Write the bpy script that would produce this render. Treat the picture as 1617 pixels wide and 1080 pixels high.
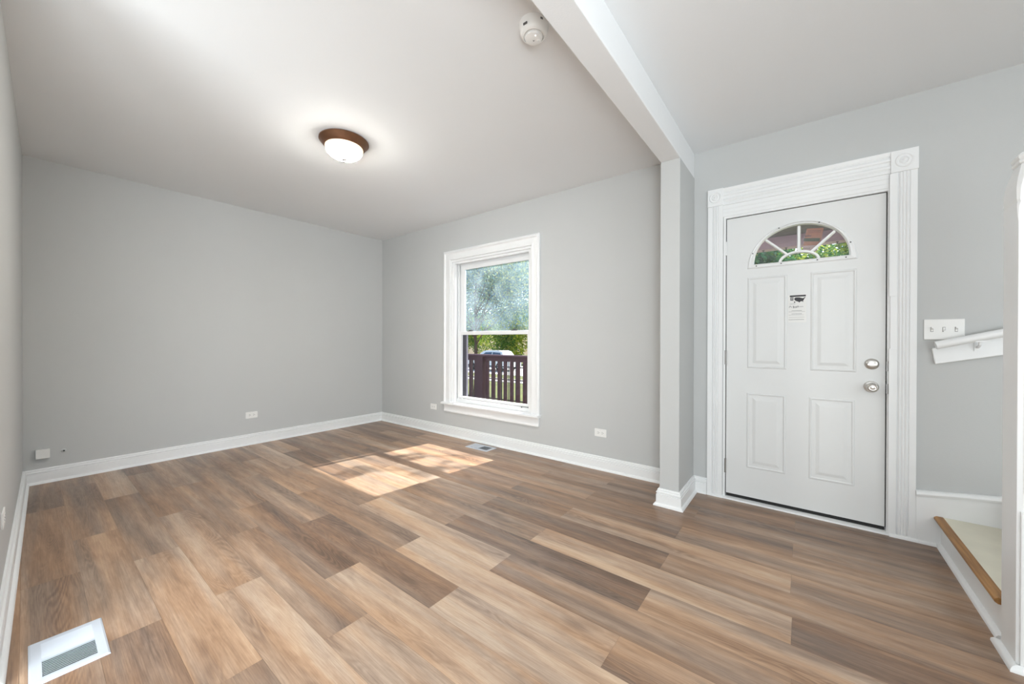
import bpy, bmesh, math, random
from mathutils import Vector, Matrix

for o in list(bpy.data.objects):
    bpy.data.objects.remove(o)
scene = bpy.context.scene
COL = scene.collection
PI = math.pi

# ------------------------------------------------------------------ camera
cam_data = bpy.data.cameras.new('camera')
cam = bpy.data.objects.new('camera', cam_data)
COL.objects.link(cam)
cam_data.sensor_fit = 'HORIZONTAL'
cam_data.sensor_width = 36.0
cam_data.lens = 595.3 * 36.0 / 1617.0
cam_data.clip_start = 0.02
cam_data.clip_end = 300
yaw, pitch, roll = math.radians(37.77), math.radians(-0.19), math.radians(0.15)
fw = Vector((-math.sin(yaw) * math.cos(pitch), math.cos(yaw) * math.cos(pitch), math.sin(pitch)))
rt = Vector((math.cos(yaw), math.sin(yaw), 0))
up = rt.cross(fw)
rt2 = rt * math.cos(roll) + up * math.sin(roll)
up2 = up * math.cos(roll) - rt * math.sin(roll)
cam.matrix_world = Matrix(((rt2.x, up2.x, -fw.x, 4.845), (rt2.y, up2.y, -fw.y, -3.172),
                           (rt2.z, up2.z, -fw.z, 1.155), (0, 0, 0, 1)))
scene.camera = cam

# ------------------------------------------------------------------ colour management
vs = scene.view_settings
vs.view_transform = 'Standard'
vs.look = 'None'
vs.exposure = 0.46
vs.gamma = 1.0
vs.use_curve_mapping = False

# ------------------------------------------------------------------ sky
world = bpy.data.worlds.new('sky')
scene.world = world
world.use_nodes = True
wn = world.node_tree
wn.nodes.clear()
sky = wn.nodes.new('ShaderNodeTexSky')
sky.sky_type = 'NISHITA'
sky.sun_disc = False
sky.sun_elevation = math.radians(49)
sky.sun_rotation = math.radians(8)
sky.air_density = 1.0
sky.dust_density = 2.0
bg = wn.nodes.new('ShaderNodeBackground')
bg.inputs['Strength'].default_value = 0.27
wo = wn.nodes.new('ShaderNodeOutputWorld')
wn.links.new(sky.outputs[0], bg.inputs[0])
wn.links.new(bg.outputs[0], wo.inputs[0])


def aim(o, d):
    o.rotation_euler = Vector(d).to_track_quat('-Z', 'Y').to_euler()


# ------------------------------------------------------------------ sun, and unseen fill lights added behind the camera
sd = bpy.data.lights.new('sun', 'SUN')
sd.energy = 8.5
sd.angle = math.radians(0.6)
sd.color = (1.0, 0.95, 0.90)
sun = bpy.data.objects.new('sun', sd)
COL.objects.link(sun)
sun.location = (3, 12, 14)
aim(sun, (-0.24, -1.72, -2.02))


def area(name, loc, d, sx, sy, watts, color=(1, 1, 1)):
    l = bpy.data.lights.new(name, 'AREA')
    l.shape = 'RECTANGLE'
    l.size, l.size_y = sx, sy
    l.energy = watts
    l.color = color
    o = bpy.data.objects.new(name, l)
    COL.objects.link(o)
    o.location = loc
    aim(o, d)
    return o


FILL_TINT = (0.90, 0.965, 1.0)  # cool tint shared by the added fill lights
area('fill_rear', (4.2, -7.35, 1.30), (-0.25, 1, 0.35), 7.5, 2.0, 98, FILL_TINT)  # broad fill added at the rear wall; no window is built there
area('fill_stair_side', (8.3, -3.4, 1.5), (-1, 0.1, 0.0), 2.6, 2.0, 34, FILL_TINT)  # added fill from the stair side, with no window around it
area('fill_ceiling', (6.3, -4.6, 0.8), (0.0, 0.3, 1.0), 1.8, 1.8, 56, FILL_TINT)  # added upward fill to brighten the ceiling; no fixture stands here
area('fill_far_wall', (5.35, -3.85, 1.25), (-1.0, 0.0, 0.0), 1.3, 1.3, 58, FILL_TINT)  # fill panel added close behind the camera for the far wall, not a window
area('fill_left_room', (3.25, -4.05, 1.45), (-1.0, 0.18, -0.14), 0.8, 0.7, 36, FILL_TINT)  # unseen fill added to lift the left part of the room, no lamp modelled


# ================================================================== helpers
def lin(c):
    def f(v):
        v /= 255.0
        return v / 12.92 if v <= 0.04045 else ((v + 0.055) / 1.055) ** 2.4
    return (f(c[0]), f(c[1]), f(c[2]), 1.0)


MATS = {}


def mat(name, color, rough=0.5, metal=0.0, bump=0.0, bscale=200.0, var=0.0, vscale=3.0, spec=0.5, coat=0.0):
    m = bpy.data.materials.new(name)
    m.use_nodes = True
    nt = m.node_tree
    p = nt.nodes['Principled BSDF']
    c = color if len(color) == 4 else (*color, 1)
    p.inputs['Base Color'].default_value = c
    p.inputs['Roughness'].default_value = rough
    p.inputs['Metallic'].default_value = metal
    p.inputs['Specular IOR Level'].default_value = spec
    p.inputs['Coat Weight'].default_value = coat
    tc = nt.nodes.new('ShaderNodeTexCoord')
    if var > 0:
        n = nt.nodes.new('ShaderNodeTexNoise')
        n.inputs['Scale'].default_value = vscale
        n.inputs['Detail'].default_value = 4
        nt.links.new(tc.outputs['Object'], n.inputs['Vector'])
        mr = nt.nodes.new('ShaderNodeMapRange')
        mr.inputs['From Min'].default_value = 0.3
        mr.inputs['From Max'].default_value = 0.7
        mr.inputs['To Min'].default_value = 1 - var
        mr.inputs['To Max'].default_value = 1 + var
        nt.links.new(n.outputs[0], mr.inputs[0])
        mx = nt.nodes.new('ShaderNodeVectorMath')
        mx.operation = 'SCALE'
        mx.inputs[0].default_value = c[:3]
        nt.links.new(mr.outputs[0], mx.inputs['Scale'])
        nt.links.new(mx.outputs[0], p.inputs['Base Color'])
    if bump > 0:
        n = nt.nodes.new('ShaderNodeTexNoise')
        n.inputs['Scale'].default_value = bscale
        n.inputs['Detail'].default_value = 3
        nt.links.new(tc.outputs['Object'], n.inputs['Vector'])
        b = nt.nodes.new('ShaderNodeBump')
        b.inputs['Strength'].default_value = bump
        b.inputs['Distance'].default_value = 0.002
        nt.links.new(n.outputs[0], b.inputs['Height'])
        nt.links.new(b.outputs[0], p.inputs['Normal'])
    MATS[name] = m
    return m


M_WALL = mat('grey_wall_paint', (0.545, 0.555, 0.55), 0.7, bump=0.25, bscale=160, var=0.012, vscale=1.2, spec=0.3)
M_CEIL = mat('white_ceiling_paint', (0.80, 0.815, 0.825), 0.8, bump=0.2, bscale=140, var=0.01, vscale=1.0, spec=0.25)
M_TRIM = mat('white_trim_paint', (0.84, 0.85, 0.85), 0.35, bump=0.12, bscale=60, var=0.01, vscale=5)
M_DOOR = mat('white_door_paint', (0.75, 0.76, 0.755), 0.42, bump=0.08, bscale=90, var=0.012, vscale=4)
M_PLASTIC = mat('white_plastic', (0.84, 0.84, 0.82), 0.35, var=0.01)
M_DARK = mat('black_rubber', (0.008, 0.008, 0.008), 0.6, var=0.1)
M_SLOT = mat('dark_slot', (0.10, 0.10, 0.10), 0.6, var=0.05)
M_NICKEL = mat('satin_nickel', (0.62, 0.60, 0.57), 0.28, metal=1.0, bump=0.05, bscale=300)
M_STEEL = mat('dull_hinge_steel', (0.30, 0.29, 0.28), 0.4, metal=1.0, bump=0.05, bscale=300)
M_BRONZE = mat('oiled_bronze', (0.16, 0.075, 0.038), 0.42, metal=0.55, var=0.15, vscale=20)
M_VENT = mat('white_enamel_steel', (0.54, 0.58, 0.64), 0.35, var=0.01)
M_TREAD = mat('cream_tread_paint', lin((226, 222, 204)), 0.55, var=0.05, vscale=7, bump=0.1, bscale=60)
M_GLASSBOWL = None
M_INK = mat('black_ink', (0.035, 0.035, 0.04), 0.6, var=0.1, vscale=40)
M_INKGREY = mat('grey_ink', (0.33, 0.33, 0.33), 0.6, var=0.1, vscale=40)
M_PAPER = mat('white_paper', (0.80, 0.80, 0.78), 0.6, var=0.01)
M_NOTICE = mat('salmon_paper', lin((150, 98, 78)), 0.7, var=0.06, vscale=60)
M_NOTICEWHITE = mat('pinkish_paper', lin((176, 150, 146)), 0.7, var=0.05, vscale=60)
M_GREENINK = mat('dark_green_ink', lin((46, 56, 30)), 0.6, var=0.05)
M_RAILRED = mat('dark_red_porch_stain', lin((66, 38, 46)), 0.6, var=0.15, vscale=8, bump=0.2, bscale=30)
M_PORCHPINK = mat('mauve_beam_paint', lin((190, 160, 172)), 0.6, var=0.05, vscale=6)
M_PORCHGREY = mat('grey_porch_boards', lin((122, 116, 118)), 0.7, var=0.12, vscale=9)
M_DECK = mat('porch_deck_paint', lin((96, 84, 84)), 0.6, var=0.1, vscale=4)
M_SIDING = mat('pale_siding', lin((188, 186, 180)), 0.7, var=0.03)
M_ASPHALT = mat('asphalt', lin((205, 203, 200)), 0.9, var=0.1, vscale=2, bump=0.3, bscale=60)
M_CONCRETE = mat('concrete', lin((190, 186, 178)), 0.9, var=0.06, vscale=2)
M_BARK = mat('bark', lin((120, 92, 70)), 0.9, var=0.25, vscale=9, bump=0.6, bscale=25)
M_CARWHITE = mat('white_car_paint', (0.80, 0.82, 0.86), 0.2, coat=0.6, var=0.01)
M_CARBLUE = mat('pale_blue_car_paint', (0.55, 0.62, 0.76), 0.2, coat=0.6, var=0.01)
M_CARGLASS = mat('dark_car_glass', lin((70, 88, 110)), 0.08, var=0.02)
M_TYRE = mat('tyre_rubber', (0.02, 0.02, 0.02), 0.8, var=0.1)
M_SCREEN = mat('dark_grey_screen_frame', lin((74, 72, 82)), 0.5, var=0.03)
M_SCREEN2 = mat('lavender_aluminium', lin((150, 146, 160)), 0.4, var=0.03)
M_GRASSBASE = mat('lawn_soil_green', lin((98, 104, 56)), 0.95, var=0.25, vscale=1.5, bump=0.5, bscale=30)


def wood_mat(name, c1, c2, sx, sy, sz):
    m = bpy.data.materials.new(name)
    m.use_nodes = True
    nt = m.node_tree
    p = nt.nodes['Principled BSDF']
    tc = nt.nodes.new('ShaderNodeTexCoord')
    mp = nt.nodes.new('ShaderNodeMapping')
    mp.inputs['Scale'].default_value = (sx, sy, sz)
    n = nt.nodes.new('ShaderNodeTexNoise')
    n.inputs['Scale'].default_value = 1.0
    n.inputs['Detail'].default_value = 6
    cr = nt.nodes.new('ShaderNodeValToRGB')
    cr.color_ramp.elements[0].color = c1
    cr.color_ramp.elements[0].position = 0.3
    cr.color_ramp.elements[1].color = c2
    cr.color_ramp.elements[1].position = 0.7
    nt.links.new(tc.outputs['Object'], mp.inputs[0])
    nt.links.new(mp.outputs[0], n.inputs['Vector'])
    nt.links.new(n.outputs[0], cr.inputs[0])
    nt.links.new(cr.outputs[0], p.inputs['Base Color'])
    p.inputs['Roughness'].default_value = 0.5
    return m


M_NOSING = wood_mat('worn_stained_nosing', lin((128, 88, 48)), lin((182, 134, 78)), 60, 4, 60)


def floor_mat():
    m = bpy.data.materials.new('oak_vinyl_planks')
    m.use_nodes = True
    nt = m.node_tree
    N, L = nt.nodes, nt.links
    p = N['Principled BSDF']
    tc = N.new('ShaderNodeTexCoord')
    sep = N.new('ShaderNodeSeparateXYZ')
    L.new(tc.outputs['Object'], sep.inputs[0])
    at = N.new('ShaderNodeAttribute'); at.attribute_name = 'tone'
    asd = N.new('ShaderNodeAttribute'); asd.attribute_name = 'seed'

    def math_(op, a, b=None, c=None):
        n = N.new('ShaderNodeMath'); n.operation = op
        for i, v in enumerate((a, b, c)):
            if v is None:
                continue
            if isinstance(v, (int, float)):
                n.inputs[i].default_value = v
            else:
                L.new(v, n.inputs[i])
        return n.outputs[0]

    def vec(x, y, z):
        n = N.new('ShaderNodeCombineXYZ')
        for i, v in enumerate((x, y, z)):
            if isinstance(v, (int, float)):
                n.inputs[i].default_value = v
            else:
                L.new(v, n.inputs[i])
        return n.outputs[0]

    def noise(v, detail=4, rough=0.5, dist=0.0):
        n = N.new('ShaderNodeTexNoise')
        n.inputs['Scale'].default_value = 1.0
        n.inputs['Detail'].default_value = detail
        n.inputs['Roughness'].default_value = rough
        n.inputs['Distortion'].default_value = dist
        L.new(v, n.inputs['Vector'])
        return n.outputs[0]
    X, Y = sep.outputs[0], sep.outputs[1]
    T, S = at.outputs['Fac'], asd.outputs['Fac']
    s37 = math_('MULTIPLY', S, 37.0)
    s91 = math_('MULTIPLY', S, 91.0)
    # broad streaks along the plank
    n1 = noise(vec(math_('MULTIPLY_ADD', X, 0.75, s37), math_('MULTIPLY_ADD', Y, 9.5, s91), s37), 3, 0.5, 0.25)
    # medium streaks
    n2 = noise(vec(math_('MULTIPLY_ADD', X, 2.4, s91), math_('MULTIPLY', Y, 46.0), s37), 4, 0.55, 0.4)
    # fine fibres
    n3 = noise(vec(math_('MULTIPLY_ADD', X, 9.0, s37), math_('MULTIPLY', Y, 260.0), s91), 3, 0.6)
    # cathedral grain
    g = noise(vec(math_('MULTIPLY_ADD', X, 1.3, s37), math_('MULTIPLY_ADD', Y, 9.0, s91), s91), 2, 0.4, 0.6)
    rings = math_('SINE', math_('MULTIPLY', g, 130.0))
    rmask = N.new('ShaderNodeMapRange')
    rmask.inputs['From Min'].default_value = 0.50
    rmask.inputs['From Max'].default_value = 0.66
    L.new(n1, rmask.inputs[0])
    mott = noise(vec(math_('MULTIPLY_ADD', X, 5.0, s91), math_('MULTIPLY_ADD', Y, 24.0, s37), s91), 5, 0.65, 0.5)
    v = math_('MULTIPLY_ADD', math_('SUBTRACT', n1, 0.5), 1.15, math_('MULTIPLY_ADD', T, 0.54, 0.22))
    v = math_('MULTIPLY_ADD', math_('SUBTRACT', n2, 0.5), 0.22, v)
    v = math_('MULTIPLY_ADD', math_('SUBTRACT', mott, 0.5), 0.50, v)
    v = math_('MULTIPLY_ADD', math_('SUBTRACT', n3, 0.5), 0.52, v)
    v = math_('MULTIPLY_ADD', math_('MULTIPLY', rings, rmask.outputs[0]), 0.10, v)

    def ramp(cols):
        cr = N.new('ShaderNodeValToRGB')
        e = cr.color_ramp.elements
        e[0].position = 0.0; e[0].color = lin(cols[0])
        e[1].position = 1.0; e[1].color = lin(cols[-1])
        for i_, c in enumerate(cols[1:-1]):
            k = e.new((i_ + 1) / (len(cols) - 1)); k.color = lin(c)
        L.new(v, cr.inputs[0])
        return cr.outputs[0]
    cool = ramp(((200, 180, 160), (176, 153, 133), (146, 124, 107), (118, 99, 86), (92, 77, 68)))
    warm = ramp(((204, 177, 149), (184, 151, 122), (158, 125, 98), (129, 100, 79), (98, 77, 63)))
    # greyish and warm orange-tan patches
    n5 = noise(vec(math_('MULTIPLY_ADD', X, 0.9, s91), math_('MULTIPLY_ADD', Y, 10.0, s37), s91), 3, 0.5, 0.3)
    om = N.new('ShaderNodeMapRange')
    om.inputs['From Min'].default_value = 0.38
    om.inputs['From Max'].default_value = 0.62
    L.new(n5, om.inputs[0])
    mix = N.new('ShaderNodeMix'); mix.data_type = 'RGBA'
    L.new(om.outputs[0], mix.inputs['Factor'])
    L.new(cool, mix.inputs[6])
    L.new(warm, mix.inputs[7])
    # knots
    vo = N.new('ShaderNodeTexVoronoi')
    vo.inputs['Scale'].default_value = 1.0
    L.new(vec(math_('MULTIPLY_ADD', X, 1.15, s37), math_('MULTIPLY_ADD', Y, 2.6, s91), s37), vo.inputs['Vector'])
    km = N.new('ShaderNodeMapRange')
    km.inputs['From Min'].default_value = 0.10
    km.inputs['From Max'].default_value = 0.03
    km.inputs['To Min'].default_value = 0.0
    km.inputs['To Max'].default_value = 0.6
    L.new(vo.outputs['Distance'], km.inputs[0])
    mix2 = N.new('ShaderNodeMix'); mix2.data_type = 'RGBA'; mix2.blend_type = 'MULTIPLY'
    L.new(km.outputs[0], mix2.inputs['Factor'])
    L.new(mix.outputs[2], mix2.inputs[6])
    mix2.inputs[7].default_value = (0.42, 0.34, 0.30, 1)
    L.new(mix2.outputs[2], p.inputs['Base Color'])
    rr = N.new('ShaderNodeMapRange')
    rr.inputs['To Min'].default_value = 0.28
    rr.inputs['To Max'].default_value = 0.40
    L.new(n2, rr.inputs[0])
    L.new(rr.outputs[0], p.inputs['Roughness'])
    p.inputs['Specular IOR Level'].default_value = 0.5
    b = N.new('ShaderNodeBump')
    b.inputs['Strength'].default_value = 0.12
    b.inputs['Distance'].default_value = 0.0006
    L.new(n3, b.inputs['Height'])
    L.new(b.outputs[0], p.inputs['Normal'])
    return m


def glass_mat(name, tint, gloss=1.0, haze=0.0):
    m = bpy.data.materials.new(name)
    m.use_nodes = True
    nt = m.node_tree
    nt.nodes.clear()
    o = nt.nodes.new('ShaderNodeOutputMaterial')
    t = nt.nodes.new('ShaderNodeBsdfTransparent')
    t.inputs[0].default_value = tint
    g = nt.nodes.new('ShaderNodeBsdfGlossy')
    g.inputs['Roughness'].default_value = 0.02
    f = nt.nodes.new('ShaderNodeLayerWeight')
    f.inputs[0].default_value = 0.5
    pw = nt.nodes.new('ShaderNodeMath'); pw.operation = 'POWER'
    pw.inputs[1].default_value = 4.0
    mu = nt.nodes.new('ShaderNodeMath'); mu.operation = 'MULTIPLY_ADD'
    mu.inputs[1].default_value = 0.6 * gloss
    mu.inputs[2].default_value = 0.03 * gloss
    nt.links.new(f.outputs['Facing'], pw.inputs[0])
    mx = nt.nodes.new('ShaderNodeMixShader')
    nt.links.new(pw.outputs[0], mu.inputs[0])
    nt.links.new(mu.outputs[0], mx.inputs[0])
    nt.links.new(t.outputs[0], mx.inputs[1])
    nt.links.new(g.outputs[0], mx.inputs[2])
    if haze > 0:  # translucent layer that imitates the hazy bluish reflection on the pane
        tl = nt.nodes.new('ShaderNodeBsdfTranslucent')
        tl.inputs[0].default_value = (0.75, 0.90, 1.0, 1)
        tc = nt.nodes.new('ShaderNodeTexCoord')
        nz = nt.nodes.new('ShaderNodeTexNoise')
        nz.inputs['Scale'].default_value = 3.5
        nt.links.new(tc.outputs['Object'], nz.inputs['Vector'])
        mr = nt.nodes.new('ShaderNodeMapRange')
        mr.inputs['From Min'].default_value = 0.3
        mr.inputs['From Max'].default_value = 0.7
        mr.inputs['To Min'].default_value = haze * 0.5
        mr.inputs['To Max'].default_value = haze * 1.5
        nt.links.new(nz.outputs[0], mr.inputs[0])
        m2 = nt.nodes.new('ShaderNodeMixShader')
        nt.links.new(mr.outputs[0], m2.inputs[0])
        nt.links.new(mx.outputs[0], m2.inputs[1])
        nt.links.new(tl.outputs[0], m2.inputs[2])
        mx = m2
    nt.links.new(mx.outputs[0], o.inputs[0])
    return m


M_GLASS = glass_mat('clear_window_glass', (0.97, 0.98, 0.98, 1))
M_GLASSUP = glass_mat('painted_haze_glass', (0.90, 0.95, 0.98, 1), 1.0, 0.075)  # upper pane: reflected light put into the glass as blue tint and haze


def emit_mat(name, color, strength, base):
    m = bpy.data.materials.new(name)
    m.use_nodes = True
    p = m.node_tree.nodes['Principled BSDF']
    p.inputs['Base Color'].default_value = (*base, 1)
    p.inputs['Roughness'].default_value = 0.3
    p.inputs['Emission Color'].default_value = (*color, 1)
    p.inputs['Emission Strength'].default_value = strength
    return m


def bowl_mat():
    """frosted bowl: brightest round the bulbs in the middle, dimmer and warmer by the rim."""
    m = emit_mat('lit_frosted_glass', (1, 1, 1), 1.0, (0.9, 0.86, 0.78))
    nt = m.node_tree
    p = nt.nodes['Principled BSDF']
    tc = nt.nodes.new('ShaderNodeTexCoord')
    sp = nt.nodes.new('ShaderNodeSeparateXYZ')
    nt.links.new(tc.outputs['Object'], sp.inputs[0])
    mr = nt.nodes.new('ShaderNodeMapRange')
    mr.inputs['From Min'].default_value = -0.055
    mr.inputs['From Max'].default_value = -0.106
    nt.links.new(sp.outputs[2], mr.inputs[0])
    cr = nt.nodes.new('ShaderNodeValToRGB')
    cr.color_ramp.elements[0].color = (0.0030, 0.0022, 0.0012, 1)
    cr.color_ramp.elements[1].color = (1.0, 0.955, 0.88, 1)
    k = cr.color_ramp.elements.new(0.34)
    k.color = (0.0066, 0.0056, 0.0040, 1)
    k = cr.color_ramp.elements.new(0.5)
    k.color = (0.05, 0.046, 0.036, 1)
    nt.links.new(mr.outputs[0], cr.inputs[0])
    nt.links.new(cr.outputs[0], p.inputs['Emission Color'])
    p.inputs['Emission Strength'].default_value = 140.0
    return m


def leaf_mat(name, c1, c2, c3, trans=0.45):
    m = bpy.data.materials.new(name)
    m.use_nodes = True
    nt = m.node_tree
    nt.nodes.clear()
    o = nt.nodes.new('ShaderNodeOutputMaterial')
    at = nt.nodes.new('ShaderNodeAttribute'); at.attribute_name = 'tint'
    cr = nt.nodes.new('ShaderNodeValToRGB')
    cr.color_ramp.elements[0].color = c1
    cr.color_ramp.elements[1].color = c3
    k = cr.color_ramp.elements.new(0.55); k.color = c2
    d = nt.nodes.new('ShaderNodeBsdfDiffuse')
    t = nt.nodes.new('ShaderNodeBsdfTranslucent')
    mx = nt.nodes.new('ShaderNodeMixShader')
    mx.inputs[0].default_value = trans
    nt.links.new(at.outputs['Fac'], cr.inputs[0])
    nt.links.new(cr.outputs[0], d.inputs[0])
    nt.links.new(cr.outputs[0], t.inputs[0])
    nt.links.new(d.outputs[0], mx.inputs[1])
    nt.links.new(t.outputs[0], mx.inputs[2])
    nt.links.new(mx.outputs[0], o.inputs[0])
    return m


M_LEAF_BLUE = leaf_mat('blue_green_leaves', lin((92, 132, 158)), lin((158, 184, 160)), lin((246, 240, 170)))
M_LEAF_GREEN = leaf_mat('yellow_green_leaves', lin((66, 104, 44)), lin((116, 154, 58)), lin((206, 206, 78)))
M_LEAF_FRESH = leaf_mat('fresh_green_leaves', lin((44, 98, 62)), lin((78, 136, 66)), lin((196, 208, 84)))
M_GRASS = leaf_mat('grass_blades', lin((84, 98, 48)), lin((128, 134, 66)), lin((180, 170, 90)), 0.3)


# ------------------------------------------------------------------ mesh builder
class MB:
    def __init__(self):
        self.v = []
        self.f = []

    def add(self, verts, faces):
        n = len(self.v)
        self.v += [tuple(p) for p in verts]
        self.f += [tuple(i + n for i in f) for f in faces]
        return self

    def box(self, a, b):
        x0, y0, z0 = [min(a[i], b[i]) for i in range(3)]
        x1, y1, z1 = [max(a[i], b[i]) for i in range(3)]
        return self.add([(x0, y0, z0), (x1, y0, z0), (x1, y1, z0), (x0, y1, z0),
                         (x0, y0, z1), (x1, y0, z1), (x1, y1, z1), (x0, y1, z1)],
                        [(0, 3, 2, 1), (4, 5, 6, 7), (0, 1, 5, 4), (1, 2, 6, 5), (2, 3, 7, 6), (3, 0, 4, 7)])

    def prism(self, prof, o, u, v, w, m0=None, m1=None):
        """profile points (a,b) -> o + a*u + b*v, swept along w; m0/m1(a,b) shift the ends along w (mitres)."""
        o, u, v, w = Vector(o), Vector(u), Vector(v), Vector(w)
        wn_ = w.normalized()
        n = len(prof)
        A = [o + u * a + v * b + (wn_ * m0(a, b) if m0 else Vector()) for a, b in prof]
        B = [o + u * a + v * b + w + (wn_ * m1(a, b) if m1 else Vector()) for a, b in prof]
        F = [(i, (i + 1) % n, n + (i + 1) % n, n + i) for i in range(n)]
        F += [tuple(range(n))[::-1], tuple(range(n, 2 * n))]
        return self.add(A + B, F)

    def lathe(self, prof, c, axis='z', seg=40, cap=True):
        """prof: (radius, height) list, revolved about axis through c."""
        n = len(prof)
        V = []
        for s in range(seg):
            a = 2 * PI * s / seg
            for r, h in prof:
                x, y = r * math.cos(a), r * math.sin(a)
                if axis == 'z':
                    V.append((c[0] + x, c[1] + y, c[2] + h))
                elif axis == 'y':
                    V.append((c[0] + x, c[1] + h, c[2] + y))
                else:
                    V.append((c[0] + h, c[1] + x, c[2] + y))
        F = []
        for s in range(seg):
            t = (s + 1) % seg
            for i in range(n - 1):
                F.append((s * n + i, t * n + i, t * n + i + 1, s * n + i + 1))
        if cap:
            F.append(tuple(s * n for s in range(seg))[::-1])
            F.append(tuple(s * n + n - 1 for s in range(seg)))
        return self.add(V, F)

    def tube(self, pts, rads, seg=12):
        pts = [Vector(p) for p in pts]
        V, F = [], []
        for i, p in enumerate(pts):
            d = (pts[min(i + 1, len(pts) - 1)] - pts[max(i - 1, 0)]).normalized()
            a = d.cross(Vector((0, 0, 1)))
            if a.length < 1e-3:
                a = d.cross(Vector((1, 0, 0)))
            a.normalize()
            b = d.cross(a)
            r = rads[i] if isinstance(rads, (list, tuple)) else rads
            for s in range(seg):
                t = 2 * PI * s / seg
                V.append(p + a * (r * math.cos(t)) + b * (r * math.sin(t)))
        for i in range(len(pts) - 1):
            for s in range(seg):
                t = (s + 1) % seg
                F.append((i * seg + s, i * seg + t, (i + 1) * seg + t, (i + 1) * seg + s))
        F.append(tuple(range(seg))[::-1])
        F.append(tuple((len(pts) - 1) * seg + s for s in range(seg)))
        return self.add(V, F)

    def loops(self, L, cap_first=False, cap_last=True):
        n = len(L[0])
        V = [p for l in L for p in l]
        F = []
        for k in range(len(L) - 1):
            for i in range(n):
                j = (i + 1) % n
                F.append((k * n + i, k * n + j, (k + 1) * n + j, (k + 1) * n + i))
        if cap_first:
            F.append(tuple(range(n))[::-1])
        if cap_last:
            F.append(tuple((len(L) - 1) * n + i for i in range(n)))
        return self.add(V, F)

    def build(self, name, m, parent=None, bevel=0.0, smooth=False, recalc=True):
        me = bpy.data.meshes.new(name)
        off = Vector(parent.get('_base', (0, 0, 0))) if parent is not None else Vector()
        me.from_pydata([tuple(Vector(p) - off) for p in self.v], [], self.f)
        if recalc:
            bm = bmesh.new()
            bm.from_mesh(me)
            bmesh.ops.recalc_face_normals(bm, faces=bm.faces)
            bm.to_mesh(me)
            bm.free()
        me.materials.append(m)
        o = bpy.data.objects.new(name, me)
        COL.objects.link(o)
        if parent is not None:
            o.parent = parent
            o['_base'] = tuple(off)
        if smooth:
            me.polygons.foreach_set('use_smooth', [True] * len(me.polygons))
            e = o.modifiers.new('split', 'EDGE_SPLIT')
            e.split_angle = math.radians(40)
        if bevel > 0:
            b = o.modifiers.new('bevel', 'BEVEL')
            b.width = bevel
            b.segments = 2
            b.limit_method = 'ANGLE'
            b.angle_limit = math.radians(50)
        return o


def thing(name, label, cat, base=(0, 0, 0), group=None, kind=None):
    o = bpy.data.objects.new(name, None)
    COL.objects.link(o)
    o.location = base
    o.empty_display_size = 0.1
    o['_base'] = tuple(base)
    tag(o, label, cat, group, kind)
    return o


def tag(o, label=None, cat=None, group=None, kind=None):
    if label:
        o['label'] = label
    if cat:
        o['category'] = cat
    if group:
        o['group'] = group
    if kind:
        o['kind'] = kind
    return o


def struct(o, label=None, cat=None):
    return tag(o, label, cat, None, 'structure')


X, Y, Z = Vector((1, 0, 0)), Vector((0, 1, 0)), Vector((0, 0, 1))
H = 2.6
# ================================================================== SETTING
# --- floor: one mesh of planks, rows across y, joints measured per row
ROW = 0.1800
Y0 = -0.487
JOINT = {-3: 4.28, -2: 3.59, -1: 4.28, 0: 4.80, 1: 4.25, 2: 4.80, 3: 4.27, 4: 4.81, 5: 4.285, 6: 3.60, 7: 4.28,
         8: 3.57, 9: 3.02, 10: 3.39, 11: 2.75, 12: 3.30, 13: 2.75, 14: 2.0, 15: 1.64, 16: 3.3, 17: 2.8}
PL = 1.215
# tone (0 light tan .. 1 dark brown) of planks, by row and x of a point inside the plank
TONE = {(-3, 4.8): .75, (-3, 3.8): .7, (-2, 4.5): .8, (-2, 3.2): .6, (-1, 5.0): .75, (-1, 3.8): .7, (-1, 2.6): .55,
        (0, 5.2): .35, (0, 4.2): .80, (0, 3.0): .40, (1, 5.0): .42, (1, 3.8): .78, (1, 2.5): .45,
        (2, 5.2): .62, (2, 4.2): .22, (2, 3.0): .50, (3, 5.0): .55, (3, 3.8): .82, (3, 2.5): .45,
        (4, 5.2): .92, (4, 4.2): .15, (4, 3.0): .50, (5, 4.8): .25, (5, 3.8): .80, (5, 2.6): .45,
        (6, 4.2): .72, (6, 3.0): .10, (6, 2.0): .55, (7, 4.8): .55, (7, 3.7): .12, (7, 2.5): .6, (7, 1.3): .3,
        (8, 4.2): .08, (8, 3.0): .80, (8, 1.7): .5, (9, 3.6): .12, (9, 2.4): .88, (9, 1.2): .55,
        (10, 4.0): .2, (10, 2.8): .70, (10, 1.5): .62, (11, 3.4): .22, (11, 2.1): .25, (11, .9): .70,
        (12, 2.7): .35, (12, 1.5): .80, (13, 3.2): .75, (13, 2.1): .45, (13, .9): .6, (14, 2.6): .6, (14, 1.4): .6,
        (14, .4): .8, (15, 1.2): .75, (15, 2.2): .7}
XMAX, YMIN = 8.5, -7.5
rnd = random.Random(7)
fv, ff, tone, seed = [], [], [], []
rows = range(-3, 40)
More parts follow.
